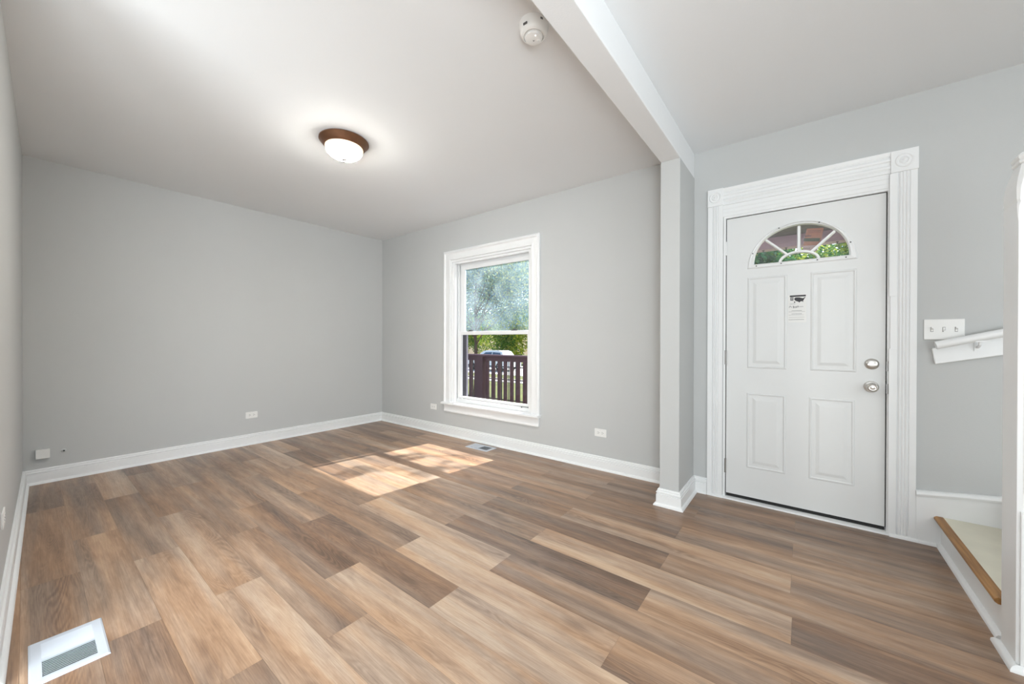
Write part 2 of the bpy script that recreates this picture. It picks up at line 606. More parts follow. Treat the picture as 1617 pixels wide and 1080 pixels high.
for k in rows:
    y1 = min(Y0 - ROW * k, 0.12)
    y0 = Y0 - ROW * (k + 1)
    if y0 < YMIN:
        break
    j = JOINT.get(k, rnd.random() * PL)
    j -= PL * math.floor(j / PL) + PL
    while j < XMAX:
        a, b = max(j, -0.1), min(j + PL, XMAX)
        j += PL
        if b <= a:
            continue
        t = None
        for (kk, xx), tv in TONE.items():
            if kk == k and a <= xx < b:
                t = tv
        if t is None:
            t = rnd.choice((.15, .3, .5, .65, .85))
        g = 0.0004
        n = len(fv)
        fv += [(a + g, y0 + g, 0), (b - g, y0 + g, 0), (b - g, y1 - g, 0), (a + g, y1 - g, 0)]
        ff.append((n, n + 1, n + 2, n + 3))
        tone.append(t)
        seed.append(rnd.random())
# subfloor box just below the planks
n = len(fv)
sb = MB().box((-0.1, YMIN, -0.06), (XMAX, 0.12, -0.0015))
fv += sb.v
ff += [tuple(i + n for i in f) for f in sb.f]
tone += [1.0] * 6
seed += [0.5] * 6
me = bpy.data.meshes.new('floor')
me.from_pydata(fv, [], ff)
for nm, dat in (('tone', tone), ('seed', seed)):
    at_ = me.attributes.new(nm, 'FLOAT', 'FACE')
    at_.data.foreach_set('value', dat)
me.materials.append(floor_mat())
fo = bpy.data.objects.new('floor', me)
COL.objects.link(fo)
struct(fo)

struct(MB().box((-0.15, YMIN, H), (XMAX, 0.17, H + 0.12)).build('ceiling', M_CEIL))

# wall with the window and the front door (one wall, two openings)
WX0, WX1, WZ0, WZ1 = 1.445, 2.64, 0.40, 2.13
DX0, DX1, DZ1 = 4.372, 5.250, 2.075
T = 0.16
w = MB()
w.box((-0.15, 0, -0.06), (WX0, T, H)).box((WX0, 0, -0.06), (WX1, T, WZ0)).box((WX0, 0, WZ1), (WX1, T, H))
w.box((WX1, 0, -0.06), (DX0, T, H)).box((DX0, 0, DZ1), (DX1, T, H)).box((DX1, 0, -0.06), (XMAX + .1, T, H))
struct(w.build('wall_right', M_WALL))
struct(MB().box((-0.15, -7.5, -0.06), (0, 0, H)).build('wall_back', M_WALL))
# slightly out-of-square wall at the left edge of the picture; ends at the opening the camera stands in


def yC(x):
    return -3.187 - 0.0225 * x


XC = 2.75
struct(MB().prism([(0, 0), (XC, 0), (XC, -0.13), (0, -0.13)], (0, 0, 0), (1, -0.0225, 0), (0, 1, 0), (0, 0, H))
       .build('wall_left', M_WALL))
bpy.data.objects['wall_left'].location = (0, -3.187, 0)
struct(MB().box((-0.15, YMIN - 0.12, -0.06), (XMAX, YMIN, H)).build('wall_front', M_WALL))
struct(MB().box((XMAX, YMIN - 0.12, -0.06), (XMAX + 0.12, 0, H)).build('wall_stair', M_WALL))

# beam and pilaster
PX0, PX1, PY, ZB = 4.041, 4.170, -0.428, 2.413
struct(MB().box((PX0, -6.0, ZB), (PX1, 0, H)).build('trim_1', M_CEIL, bevel=0.004),
       'painted ceiling beam running from above the camera to the pilaster', 'beam')
struct(MB().box((PX0, PY, 0), (PX1, 0, ZB)).build('trim_2', M_WALL, bevel=0.003),
       'square grey pilaster under the ceiling beam left of the front door', 'pilaster')

# baseboards
BB = [(0, 0), (0.034, 0), (0.033, 0.009), (0.026, 0.018), (0.019, 0.020), (0.019, 0.078), (0.013, 0.081), (0.013, 0.086), (0.019, 0.089),
      (0.018, 0.097), (0.010, 0.101), (0.010, 0.106), (0.012, 0.109), (0.008, 0.116), (0.0, 0.118)]


def base(name, parts):
    m = MB()
    for o, u, w_, a, b in parts:
        m.prism(BB, o, u, Z, w_, a, b)
    return struct(m.build(name, M_TRIM, smooth=True))


inn0 = lambda a, b: a
inn1 = lambda a, b: -a
out0 = lambda a, b: -a
out1 = lambda a, b: a
base('baseboard_back', [((0, -3.187, 0), X, Vector((0, 3.187, 0)), inn0, inn1)])
base('baseboard_right', [((0, 0, 0), -Y, Vector((PX0, 0, 0)), inn0, None),
                         ((PX1, 0, 0), -Y, Vector((4.266 - PX1, 0, 0)), inn0, None)])
base('baseboard_pilaster', [((PX0, PY, 0), -Y, Vector((PX1 - PX0, 0, 0)), out0, out1),
                            ((PX1, PY, 0), X, Vector((0, -PY, 0)), out0, inn1),
                            ((PX0, PY, 0), -X, Vector((0, -PY, 0)), out0, inn1)])
dC = Vector((1, -0.0225, 0)).normalized()
nC = Vector((0.0225, 1, 0)).normalized()
base('baseboard_left', [((0, -3.187, 0), nC, dC * XC, inn0, None)])

# --- window
win = thing('window_1', 'white framed double-hung window with tree and railing outside', 'window', (2.05, 0, 0.40), kind='structure')
# casing profile: a across width from inner edge, b proud of the wall
CW = 0.108
CAS = [(0, 0), (0, .014), (.006, .018), (.022, .018), (.028, .016), (.072, .016), (.078, .022), (.084, .030), (.100, .030), (CW, .024), (CW, 0)]
m = MB()
hz = WZ1 + 0.0
m.prism(CAS, (WX0, 0, 0.40), -X, -Y, Vector((0, 0, hz - 0.40)), None, lambda a, b: a)
m.prism(CAS, (WX1, 0, 0.40), X, -Y, Vector((0, 0, hz - 0.40)), None, lambda a, b: a)
m.prism(CAS, (WX0, 0, hz), Z, -Y, Vector((WX1 - WX0, 0, 0)), lambda a, b: -a, lambda a, b: a)
m.build('casing', M_TRIM, win, smooth=True)
MB().prism([(0, 0), (-.055, 0), (-.062, .006), (-.062, .020), (-.055, .026), (0.06, .034), (0.06, 0)], (WX0 - CW - .008, 0, .380), Y, Z,
           Vector((WX1 - WX0 + 2 * CW + .016, 0, 0))).build('stool', M_TRIM, win, smooth=True)
MB().prism([(0, 0), (.020, 0), (.022, .012), (.016, .022), (.016, .070), (.024, .084), (.024, .092), (0, .092)], (WX0 - CW + .008, 0, .288), -Y, Z,
           Vector((WX1 - WX0 + 2 * CW - .016, 0, 0))).build('apron', M_TRIM, win, smooth=True)
# jamb liners: stepped box around the opening
m = MB()
ZH = WZ1 - .026
for s, x in ((1, WX0), (-1, WX1)):
    m.box((x, 0, .40), (x + s * .020, T, ZH))
    m.box((x + s * .020, .016, .40), (x + s * .050, .050, ZH))
    m.box((x + s * .020, .088, .40), (x + s * .056, .094, ZH))
    m.box((x + s * .020, .130, .40), (x + s * .056, T - .002, ZH))
m.box((WX0, 0, ZH), (WX1, T, WZ1))
m.box((WX0 + .050, .016, ZH - .026), (WX1 - .050, .050, ZH))
m.box((WX0 + .056, .130, ZH - .040), (WX1 - .056, T - .002, ZH))
m.box((WX0 + .056, .100, ZH - .036), (WX1 - .056, .130, ZH))
m.prism([(.055, .395), (.055, .452), (.100, .445), (T + .03, .420), (T + .03, .395)], (WX0, 0, 0), Y, Z, Vector((WX1 - WX0, 0, 0)))
m.build('jamb', M_TRIM, win, bevel=.002)


def sash(name, x0, x1, z0, z1, y0, y1, l, r, b, t, gm, parent):
    m = MB()
    m.box((x0, y0, z0), (x0 + l, y1, z1)).box((x1 - r, y0, z0), (x1, y1, z1))
    m.box((x0 + l, y0, z0), (x1 - r, y1, z0 + b)).box((x0 + l, y0, z1 - t), (x1 - r, y1, z1))
    s = m.build(name, M_TRIM, parent, bevel=.003)
    ym = (y0 + y1) / 2
    MB().box((x0 + l - .004, ym - .002, z0 + b - .004), (x1 - r + .004, ym + .002, z1 - t + .004)).build('glass_pane', gm, s)
    return s


up_s = sash('upper_sash', 1.520, 2.625, 1.228, 2.068, .098, .126, .062, .035, .042, .052, M_GLASSUP, win)
lo_s = sash('lower_sash', 1.512, 2.588, .458, 1.266, .056, .086, .046, .040, .026, .042, M_GLASS, win)
for x in (1.70, 2.36):
    lk = MB()
    lk.box((x - .03, .060, 1.266), (x + .03, .084, 1.274))
    lk.lathe([(.012, 0), (.012, .010), (.007, .014)], (x, .074, 1.274), seg=16)
    lk.prism([(0, 0), (.05, .004), (.05, .010), (0, .012)], (x, .066, 1.276), X, Y, Vector((0, 0, .006)))
    lk.build('sash_lock', M_SLOT, lo_s)
MB().box((2.46, .046, .455), (2.575, .056, .459)).box((2.567, .040, .452), (2.577, .056, .466)).box((2.476, .044, .446), (2.484, .056, .455)).build('sill_latch', M_SLOT, win)
m = MB()
m.box((1.515, .135, .44), (1.575, .150, 1.24)).box((2.575, .135, .44), (2.62, .150, 1.24))
m.build('screen_track', M_SCREEN, win)
MB().box((1.575, .135, .44), (1.592, .148, 1.24)).build('screen_frame', M_SCREEN2, win)

# --- front door
door = thing('door_1', 'white panelled front door with fan-shaped light and nickel knob', 'door', (4.81, 0, 0), kind='structure')
SX0, SX1, SZ0, SZ1 = 4.390, 5.234, .036, 2.055
SY0, SY1 = .012, .056
FC, FA, FB, FZ = 4.8145, .2935, .291, 1.673     # fan light outer half-ellipse
m = MB()
ia, ib, iz = FA - .018, FB - .030, FZ + .012
m.box((SX0, SY0, SZ0), (SX1, SY1, iz))
m.box((SX0, SY0, iz), (FC - ia, SY1, SZ1)).box((FC + ia, SY0, iz), (SX1, SY1, SZ1))
NS = 28
for i in range(NS):
    a0, a1 = PI - PI * i / NS, PI - PI * (i + 1) / NS
    p0 = (FC + ia * math.cos(a0), iz + ib * math.sin(a0))
    p1 = (FC + ia * math.cos(a1), iz + ib * math.sin(a1))
    m.add([(p0[0], SY0, p0[1]), (p1[0], SY0, p1[1]), (p1[0], SY0, SZ1), (p0[0], SY0, SZ1),
           (p0[0], SY1, p0[1]), (p1[0], SY1, p1[1]), (p1[0], SY1, SZ1), (p0[0], SY1, SZ1)],
          [(0, 1, 2, 3), (7, 6, 5, 4), (0, 4, 5, 1), (2, 6, 7, 3)])
slab = m.build('slab', M_DOOR, door, recalc=False)


def rect_loop(x0, x1, z0, z1, o, y):
    return [(x0 + o, y, z0 + o), (x1 - o, y, z0 + o), (x1 - o, y, z1 - o), (x0 + o, y, z1 - o)]


for x0, x1, z0, z1 in ((4.522, 4.752, .964, 1.612), (4.878, 5.104, .964, 1.612), (4.520, 4.748, .247, .787), (4.872, 5.098, .247, .787)):
    L_ = [rect_loop(x0, x1, z0, z1, o, SY0 - h) for o, h in
          ((0, 0.0), (.004, .004), (.010, .005), (.016, .0005), (.030, .0005), (.036, .001), (.052, .0055), (.056, .006))]
    MB().loops(L_).build('raised_panel', M_DOOR, slab)


def half_loop(a, b, c, z, y, n=36):
    pts = [(c + a * math.cos(PI * i / n), y, z + b * math.sin(PI * i / n)) for i in range(n + 1)]
    n2 = 8
    x0, x1 = pts[-1][0], pts[0][0]
    pts += [(x0 + (x1 - x0) * j / n2, y, z) for j in range(1, n2)]
    return pts


fan = None
L_ = [half_loop(FA - o, FB - o * 1.0, FC, FZ + o * .8, SY0 - h) for o, h in
      ((0, 0), (.003, .006), (.010, .010), (.020, .008), (.026, .011), (.032, .010), (.037, .002), (.039, -.020))]
fan = MB().loops(L_, cap_last=False).build('fan_light_frame', M_TRIM, door, smooth=True)
ga, gb, gz = FA - .037, FB - .037, FZ + .030
gy = .034
MB().loops([half_loop(ga + .006, gb + .006, FC, gz - .004, gy - .002), half_loop(ga + .006, gb + .006, FC, gz - .004, gy + .002)], cap_first=True).build('glass_pane', M_GLASS, fan)


def bar(p0, p1, w_, y0, y1, m):
    a, b = Vector((p0[0], 0, p0[1])), Vector((p1[0], 0, p1[1]))
    d = (b - a)
    n_ = Vector((-d.z, 0, d.x)).normalized()
    prof = [(-w_ / 2, 0), (-w_ * .3, -(y1 - y0)), (w_ * .3, -(y1 - y0)), (w_ / 2, 0)]
    m.prism(prof, a + Vector((0, y1, 0)), n_, Y, d)


m = MB()
bar((FC, 1.757), (FC, FZ + FB - .034), .020, .002, .030, m)
bar((FC - .062, 1.748), (4.632, 1.866), .018, .002, .030, m)
bar((FC + .062, 1.748), (4.997, 1.866), .018, .002, .030, m)
ha, hb = .104, .060
hl = []
for k, (o, y) in enumerate(((-.009, .030), (-.006, .003), (.006, .003), (.009, .030))):
    hl.append([(FC + (ha + o) * math.cos(PI * i / 20), y, gz - .003 + (hb + o) * math.sin(PI * i / 20)) for i in range(21)])
V_ = [p for l in hl for p in l]
F_ = []
for k in range(3):
    for i in range(20):
        F_.append((k * 21 + i, k * 21 + i + 1, (k + 1) * 21 + i + 1, (k + 1) * 21 + i))
m.add(V_, F_)
m.build('muntins', M_TRIM, fan, smooth=True)
for x, z in ((4.553, 1.78), (4.705, 1.934), (4.92, 1.934), (5.073, 1.78), (5.052, 1.689), (4.911, 1.69), (4.718, 1.69), (4.575, 1.689)):
    MB().lathe([(.0042, 0), (.0042, -.002), (.002, -.003)], (x, SY0 - .0085, z), 'y', 12).build('screw_hole', M_SLOT, fan)

# frame (jamb and stop), dark weather strip in the gap, sweep, threshold
m = MB()
m.box((DX0, -.004, 0), (SX0 - .005, .13, DZ1)).box((SX1 + .005, -.004, 0), (DX1, .13, DZ1)).box((SX0 - .005, -.004, SZ1 + .005), (SX1 + .005, .13, DZ1))
m.build('door_frame', M_TRIM, door)
m = MB()
m.box((SX0 - .005, .022, .03), (SX0, .057, SZ1)).box((SX1, .022, .03), (SX1 + .005, .057, SZ1)).box((SX0 - .005, .022, SZ1), (SX1 + .005, .057, SZ1 + .005))
m.box((SX0 - .005, .0575, .03), (SX0 + .012, .075, SZ1 - .012)).box((SX1 - .012, .0575, .03), (SX1 + .005, .075, SZ1 - .012)).box((SX0 - .005, .0575, SZ1 - .012), (SX1 + .005, .075, SZ1 + .005))
m.build('weather_strip', M_DARK, door)
MB().box((SX0, .018, .008), (SX1, .05, SZ0)).build('door_sweep', M_DARK, door)
MB().prism([(-.026, 0), (-.024, .010), (.000, .013), (.14, .012), (.14, 0)], (DX0, 0, 0), Y, Z, Vector((DX1 - DX0, 0, 0))).build('threshold', M_TRIM, door)
for z, mm in ((1.838, M_TRIM), (1.035, M_STEEL), (.237, M_STEEL)):
    hg = MB().lathe([(.0065, -.05), (.0065, .05)], (SX0 - .004, .000, z), 'z', 14)
    for q in (-.05, .048):
        hg.lathe([(.004, 0), (.0085, .001), (.0085, .003), (.004, .004)], (SX0 - .004, 0, z + q), 'z', 14)
    hg.box((SX0 - .012, .002, z - .048), (SX0 - .004, .010, z + .048))
    hg.build('hinge', mm, door)
for z in (1.008, .872):
    MB().box((SX1 + .002, -.0055, z - .03), (SX1 + .012, -.003, z + .03)).build('strike_plate', M_STEEL, door)
# deadbolt and knob
db = MB().lathe([(.034, 0), (.034, -.004), (.030, -.010), (.024, -.014), (.016, -.016), (0.001, -.0165)], (5.174, SY0, 1.018), 'y', 36).build('deadbolt', M_NICKEL, door, smooth=True)
MB().prism([(-.022, -.004), (-.018, -.007), (.018, -.007), (.022, -.004), (.022, .004), (.018, .007), (-.018, .007), (-.022, .004)],
           (5.174, SY0 - .015, 1.016), X, Z, Vector((0, -.014, 0))).build('thumb_turn', M_NICKEL, db, bevel=.002)
kb = MB().lathe([(.035, 0), (.035, -.003), (.031, -.009), (.020, -.012), (.013, -.016), (.012, -.028), (.018, -.034), (.026, -.042), (.0285, -.052),
                 (.027, -.062), (.021, -.069), (.019, -.0695), (.016, -.067), (.012, -.067), (.009, -.0685), (.001, -.069)], (5.172, SY0, .878), 'y', 40).build('door_knob', M_NICKEL, door, smooth=True)

# casing of the front door: reeded sides, corner blocks with rosettes, head board
trim = thing('trim_3', 'white reeded casing with rosette corner blocks around the front door', 'door casing', (4.81, 0, 0), kind='structure')


def reed(wd):
    P = [(0, 0), (0, .018)]
    P += [(.028, .018), (.031, .013)]
    n_ = 3
    a0, a1 = .034, wd - .034
    for i in range(n_):
        s = a0 + (a1 - a0) * i / n_
        e = a0 + (a1 - a0) * (i + 1) / n_
        mid = (s + e) / 2
        P += [(s, .015), (s + (e - s) * .25, .0185), (mid, .020), (s + (e - s) * .75, .0185), (e, .015)]
    P += [(wd - .031, .013), (wd - .028, .018), (wd, .018), (wd, 0)]
    return P


XL0, XL1, XR0, XR1 = 4.268, 4.368, 5.250, 5.360
MB().prism(reed(XL1 - XL0), (XL0, 0, 0), X, -Y, Vector((0, 0, 2.160))).build('side_casing', M_TRIM, trim)
MB().prism(reed(XR1 - XR0), (XR0, 0, 0), X, -Y, Vector((0, 0, 2.155))).build('side_casing', M_TRIM, trim)
HC = [(0, 0), (0, .018), (.016, .018), (.020, .012), (.030, .020), (.036, .022), (.042, .020), (.048, .013), (.058, .013), (.066, .013),
      (.072, .020), (.080, .022), (.088, .018), (.096, .012), (.104, .018), (.118, .024), (.124, .024), (.124, 0)]
MB().prism(HC, (XL1, 0, 2.158), Z, -Y, Vector((XR0 - XL1, 0, 0))).build('head_casing', M_TRIM, trim)
MB().box((XL1, -.010, 2.075), (XR0, 0, 2.158)).box((XL1, -.014, 2.128), (XR0, 0, 2.138)).box((XL1, -.013, 2.100), (XR0, 0, 2.106)).build('frieze_board', M_TRIM, trim)
for x0, x1, z0 in ((XL0 - .001, XL1 + .001, 2.160), (XR0 - .002, XR1 + .003, 2.155)):
    c = ((x0 + x1) / 2, -.026, z0 + .063)
    b = MB().box((x0, -.026, z0), (x1, 0, z0 + .126)).build('corner_block', M_TRIM, trim, bevel=.0015)
    MB().lathe([(.041, .004), (.041, 0), (.037, -.004), (.033, -.004), (.029, .000), (.024, .001), (.021, -.003), (.017, -.004), (.013, .000), (.010, -.002), (.006, -.006), (.001, -.007)],
               c, 'y', 36).build('rosette', M_TRIM, b, smooth=True)
MB().box((XR0 - .006, -.023, 1.425), (XR0 + .026, -.017, 2.150)).build('filler_strip', M_TRIM, trim, bevel=.001)
MB().box((XR0 - .006, -.023, .003), (XR0 + .028, -.017, 1.115)).build('filler_strip', M_TRIM, trim, bevel=.001)
MB().prism([(0, 0), (.030, 0), (.028, .010), (.020, .016), (0, .018)], (XL0, 0, 0), -Y, Z, Vector((XL1 - XL0 + .004, 0, 0))).prism(
    [(0, 0), (.036, 0), (.034, .010), (.026, .016), (0, .018)], (XR0 - .001, 0, 0), -Y, Z, Vector((5.440 - XR0, 0, 0))).build('shoe_moulding', M_TRIM, trim)

# ================================================================== STAIRS
stair = thing('staircase', 'white painted bottom stairs with worn wooden nosing right of the front door', 'stairs', (5.452, -.45, 0))
RX, RISE, RUN = 5.458, .170, .262
SYA, SYB = -.88, -.022
for i in range(3):
    x = RX + RUN * i
    z = RISE * i
    MB().box((x, SYA, z), (x + .018, SYB, z + RISE - .024)).build('riser', M_TRIM, stair)
    MB().box((x + .007, SYA, z + RISE - .024), (x + RUN + (.02 if i < 2 else .6), SYB, z + RISE)).build('tread', M_TREAD, stair)
    MB().prism([(.007, 0), (-.018, 0), (-.027, .006), (-.029, .012), (-.027, .019), (-.018, .025), (.007, .025)], (x, SYA, z + RISE - .024), X, Z,
               Vector((0, SYB - SYA + .002, 0))).build('nosing', M_NOSING, stair, smooth=True)
MB().prism([(0, 0), (-.020, 0), (-.019, .010), (-.013, .017), (0, .021)], (RX, -.862, 0), X, Z, Vector((0, .862 - .020, 0))).build('shoe_moulding', M_TRIM, stair, smooth=True)
# skirt board on the wall
sk = [(5.360, 0), (6.4, 0), (6.4, .52), (5.66, .330), (5.55, .318), (5.360, .293)]
MB().prism(sk, (0, -.0015, 0), X, Z, Vector((0, -.020, 0))).build('skirt_board', M_TRIM, stair)
cap = MB()
for (xa, za), (xb, zb) in (((5.360, .293), (5.55, .318)), ((5.55, .318), (5.66, .330)), ((5.66, .330), (6.4, .52))):
    cap.prism([(0, -.026), (.026, -.026), (.030, -.014), (.026, -.003), (.016, .003), (0, .004)], (xa, -.0015, za), -Y, Z, Vector((xb - xa, 0, zb - za)))
cap.build('skirt_cap', M_TRIM, stair)

# newel post at the foot of the stairs
newel = thing('newel_post', 'tall white square newel post at the right edge beside the bottom step', 'post', (5.510, -.968, 0))


def sq(cx, cy, hx, hy, z, ch=0.0):
    return [(cx - hx + ch, cy - hy, z), (cx + hx - ch, cy - hy, z), (cx + hx, cy - hy + ch, z), (cx + hx, cy + hy - ch, z),
            (cx + hx - ch, cy + hy, z), (cx - hx + ch, cy + hy, z), (cx - hx, cy + hy - ch, z), (cx - hx, cy - hy + ch, z)]


cx, cy = 5.510, -.968
secs = [(.070, .062, 0, .001), (.070, .062, 1.58, .001), (.072, .063, 1.60, .002), (.073, .063, 1.635, .004), (.071, .062, 1.65, .006),
        (.073, .063, 1.66, .006), (.073, .062, 1.70, .008), (.069, .059, 1.735, .010), (.062, .053, 1.765, .012), (.056, .048, 1.790, .014)]
MB().loops([sq(cx, cy, a, b, z, c_) for a, b, z, c_ in secs], True).build('shaft', M_TRIM, newel, bevel=.0015)
MB().loops([sq(cx, cy, a, b, z, c_) for a, b, z, c_ in ((.056, .048, 1.790, .02), (.060, .052, 1.794, .02), (.061, .053, 1.800, .02), (.059, .051, 1.806, .02), (.062, .054, 1.811, .022),
            (.063, .055, 1.818, .022), (.058, .050, 1.828, .022), (.044, .038, 1.840, .02), (.024, .020, 1.848, .010))], True).build('cap', M_TRIM, newel)
m = MB()
m.box((cx - .056, cy - .0635, .62), (cx + .056, cy - .060, 1.52))
m.box((cx - .062, cy - .071, 0), (cx + .062, cy - .060, .56))
m.build('front_panel', M_TRIM, newel, bevel=.002)
SH = [(0, 0), (.020, 0), (.019, .010), (.013, .018), (0, .022)]
m = MB()
m.prism(SH, (cx - .070, cy - .072, 0), -X, Z, Vector((0, .140, 0)), out0, out1)
m.prism(SH, (cx - .070, cy - .072, 0), -Y, Z, Vector((.14, 0, 0)), out0, out1)
m.prism(SH, (cx - .070, cy + .066, 0), Y, Z, Vector((.03, 0, 0)), out0, None)
m.build('shoe_moulding', M_TRIM, newel, smooth=True)

# handrail on the wall
hr = thing('handrail', 'white round stair handrail on a board below the light switches', 'handrail', (5.42, -.05, 1.13))
sl = .285
x0, x1 = 5.425, 6.5
MB().tube([(x0, -.062, 1.135), (x1, -.062, 1.135 + sl * (x1 - x0))], .0215, 20).build('rail', M_TRIM, hr, smooth=True)
bd = [(5.418, 1.118), (6.5, 1.118 + .27 * 1.08), (6.5, 1.026 + .24 * 1.07), (5.432, 1.028)]
MB().prism(bd, (0, 0, 0), X, Z, Vector((0, -.020, 0))).build('backing_board', M_TRIM, hr, bevel=.004)
for bx in (5.585, 6.2):
    bz = 1.135 + sl * (bx - x0)
    MB().box((bx - .012, -.026, bz - .075), (bx + .012, -.018, bz - .035)).tube(
        [(bx, -.024, bz - .055), (bx, -.045, bz - .052), (bx, -.060, bz - .040), (bx, -.062, bz - .022)], .006, 10).box(
        (bx - .018, -.074, bz - .026), (bx + .018, -.050, bz - .018)).build('bracket', M_TRIM, hr)

# ================================================================== FIXTURES
lx, ly = 2.208, -1.757
M_GLASSBOWL = bowl_mat()
lamp = thing('ceiling_light', 'round bronze flush ceiling light with glowing frosted glass bowl', 'ceiling light', (lx, ly, H))
MB().lathe([(.100, 0), (.160, -.001), (.166, -.006), (.167, -.014), (.160, -.022), (.150, -.034), (.140, -.046), (.134, -.052), (.126, -.053), (.122, -.046), (.100, -.040), (.05, -.040)],
           (lx, ly, H), 'z', 64).build('pan', M_BRONZE, lamp, smooth=True)
bp = [(.126, -.050), (.128, -.056)] + [(.128 * math.cos(t * PI / 2 / 12) , -.056 - .080 * math.sin(t * PI / 2 / 12)) for t in range(1, 12)] + [(.006, -.1362)]
MB().lathe(bp, (lx, ly, H), 'z', 64).build('glass_bowl', M_GLASSBOWL, lamp, smooth=True)
MB().lathe([(.004, -.128), (.015, -.136), (.017, -.139), (.012, -.143), (.006, -.146), (.0055, -.150), (.007, -.153), (.0055, -.157), (.001, -.159)], (lx, ly, H), 'z', 24).build('finial', M_STEEL, lamp, smooth=True)

sx, sy = 3.860, -1.746
sm = thing('smoke_detector', 'round white smoke detector on the ceiling beside the beam', 'smoke detector', (sx, sy, H))
MB().lathe([(.05, 0), (.068, 0), (.068, -.008), (.066, -.012), (.064, -.030), (.060, -.042), (.054, -.050), (.047, -.054), (.046, -.046), (.02, -.044), (.001, -.044)], (sx, sy, H), 'z', 48).build('housing', M_PLASTIC, sm, smooth=True)
MB().lathe([(.041, -.042), (.042, -.050), (.039, -.058), (.030, -.062), (.001, -.063)], (sx - .004, sy + .006, H), 'z', 40).build('sensor_cover', M_PLASTIC, sm, smooth=True)
MB().lathe([(.006, -.062), (.006, -.0645), (.001, -.065)], (sx + .010, sy + .022, H), 'z', 16).build('test_button', M_PLASTIC, sm)
MB().lathe([(.0022, -.061), (.0022, -.0638), (.0005, -.064)], (sx + .018, sy - .010, H), 'z', 10).build('indicator_light', emit_mat('white_indicator', (1, 1, 1), 2.0, (1, 1, 1)), sm)
# small arrow mark and slots on the cover
MB().prism([(-.005, -.004), (.005, -.004), (0, .005)], (sx - .006, sy + .010, H - .0632), Vector((.79, .61, 0)), Vector((-.61, .79, 0)), Vector((0, 0, -.0004))).build('arrow_mark', M_INKGREY, sm)
vd = Vector((.61, -.79, 0))
for ang, wd, z, nm in ((-38, .010, -.034, 'vent_slot'), (30, .006, -.016, 'alignment_mark')):
    a = math.radians(ang)
    d = Vector((vd.x * math.cos(a) - vd.y * math.sin(a), vd.x * math.sin(a) + vd.y * math.cos(a), 0))
    t_ = Vector((-d.y, d.x, 0))
    c = Vector((sx, sy, H + z)) + d * .0625
    MB().prism([(-wd, -.004), (wd, -.004), (wd, .004), (-wd, .004)], c, t_, Z, d * .004).build(nm, M_SLOT, sm)


def outlet(o, u, nrm, label, mid_scale=1.0, group='duplex outlets low on the walls'):
    """horizontal duplex receptacle; o centre on the wall, u along the wall, nrm into the room."""
    o, u, nrm = Vector(o), Vector(u).normalized(), Vector(nrm).normalized()
    t = thing('power_outlet', label, 'outlet', tuple(o), group)
    w_, h_ = .057, .035
    def R_(hw, hh, d0, d1, c=Vector()):
        return MB().prism([(-hw + .004, -hh), (hw - .004, -hh), (hw, -hh + .004), (hw, hh - .004), (hw - .004, hh), (-hw + .004, hh), (-hw, hh - .004), (-hw, -hh + .004)],
                          o + c + nrm * d0, u, Z, nrm * (d1 - d0))
    R_(w_, h_, 0, .006).build('cover_plate', M_PLASTIC, t, bevel=.0015)
    for s in (-1, 1):
        c = u * (s * .0195)
        r = R_(.0145, .0165, .004, .0075, c).build('receptacle', M_PLASTIC, t)
        sl_ = MB()
        for q in (-.0065, .0065):
            sl_.prism([(-.0045, -.0014), (.0045, -.0014), (.0045, .0014), (-.0045, .0014)], o + c + u * (-.002) + Z * q + nrm * .0072, u, Z, nrm * .0006)
        sl_.lathe([(.0001, 0), (.0028, 0)], (0, 0, 0), 'y', 10, False) if False else None
        sl_.prism([(.0028 * math.cos(k * PI / 4), .0028 * math.sin(k * PI / 4)) for k in range(8)], o + c + u * .008 + nrm * .0072, u, Z, nrm * .0006)
        sl_.build('slots', M_SLOT, r)
    MB().prism([(.003 * math.cos(k * PI / 4), .003 * math.sin(k * PI / 4)) for k in range(8)], o + nrm * .005, u, Z, nrm * .0022).build('screw', M_PLASTIC, t)
    return t


outlet((0, -1.636, .325), Y, X, 'white outlet on the far left wall, low beside the bare corner stretch')
outlet((1.134, 0, .318), X, -Y, 'white outlet between the room corner and the window')
outlet((3.400, 0, .328), X, -Y, 'white outlet between the window and the pilaster')
pC = Vector((0, -3.187, 0)) + dC * 2.12
outlet((pC.x, pC.y, .385), dC, nC, 'white outlet cut by the left edge of the photo')

# blank cover box and coax jack on the far wall
bx = thing('blank_wall_box', 'small blank white square box low on the far wall near the left corner', 'wall box', (0, -3.088, .236))
MB().prism([(-.034, -.034), (.034, -.034), (.034, .034), (-.034, .034)], (0, -3.088, .238), Y, Z, Vector((.030, 0, 0))).build('body', M_PLASTIC, bx, bevel=.003)
MB().prism([(-.036, -.036), (.036, -.036), (.036, .036), (-.036, .036)], (.030, -3.088, .238), Y, Z, Vector((.006, 0, 0))).build('cover', M_PLASTIC, bx, bevel=.002)
jk = thing('cable_jack', 'tiny round cable jack with a dark hole beside the blank wall box', 'cable jack', (0, -2.978, .237))
MB().lathe([(.016, 0), (.016, .003), (.012, .006), (.010, .006), (.006, .007), (.006, .014), (.003, .014)], (0, -2.978, .237), 'x', 24).build('collar', M_WALL, jk, smooth=True)
MB().lathe([(.0056, .0125), (.0056, .0148), (.001, .0148)], (0, -2.978, .237), 'x', 12).build('socket', M_DARK, jk)

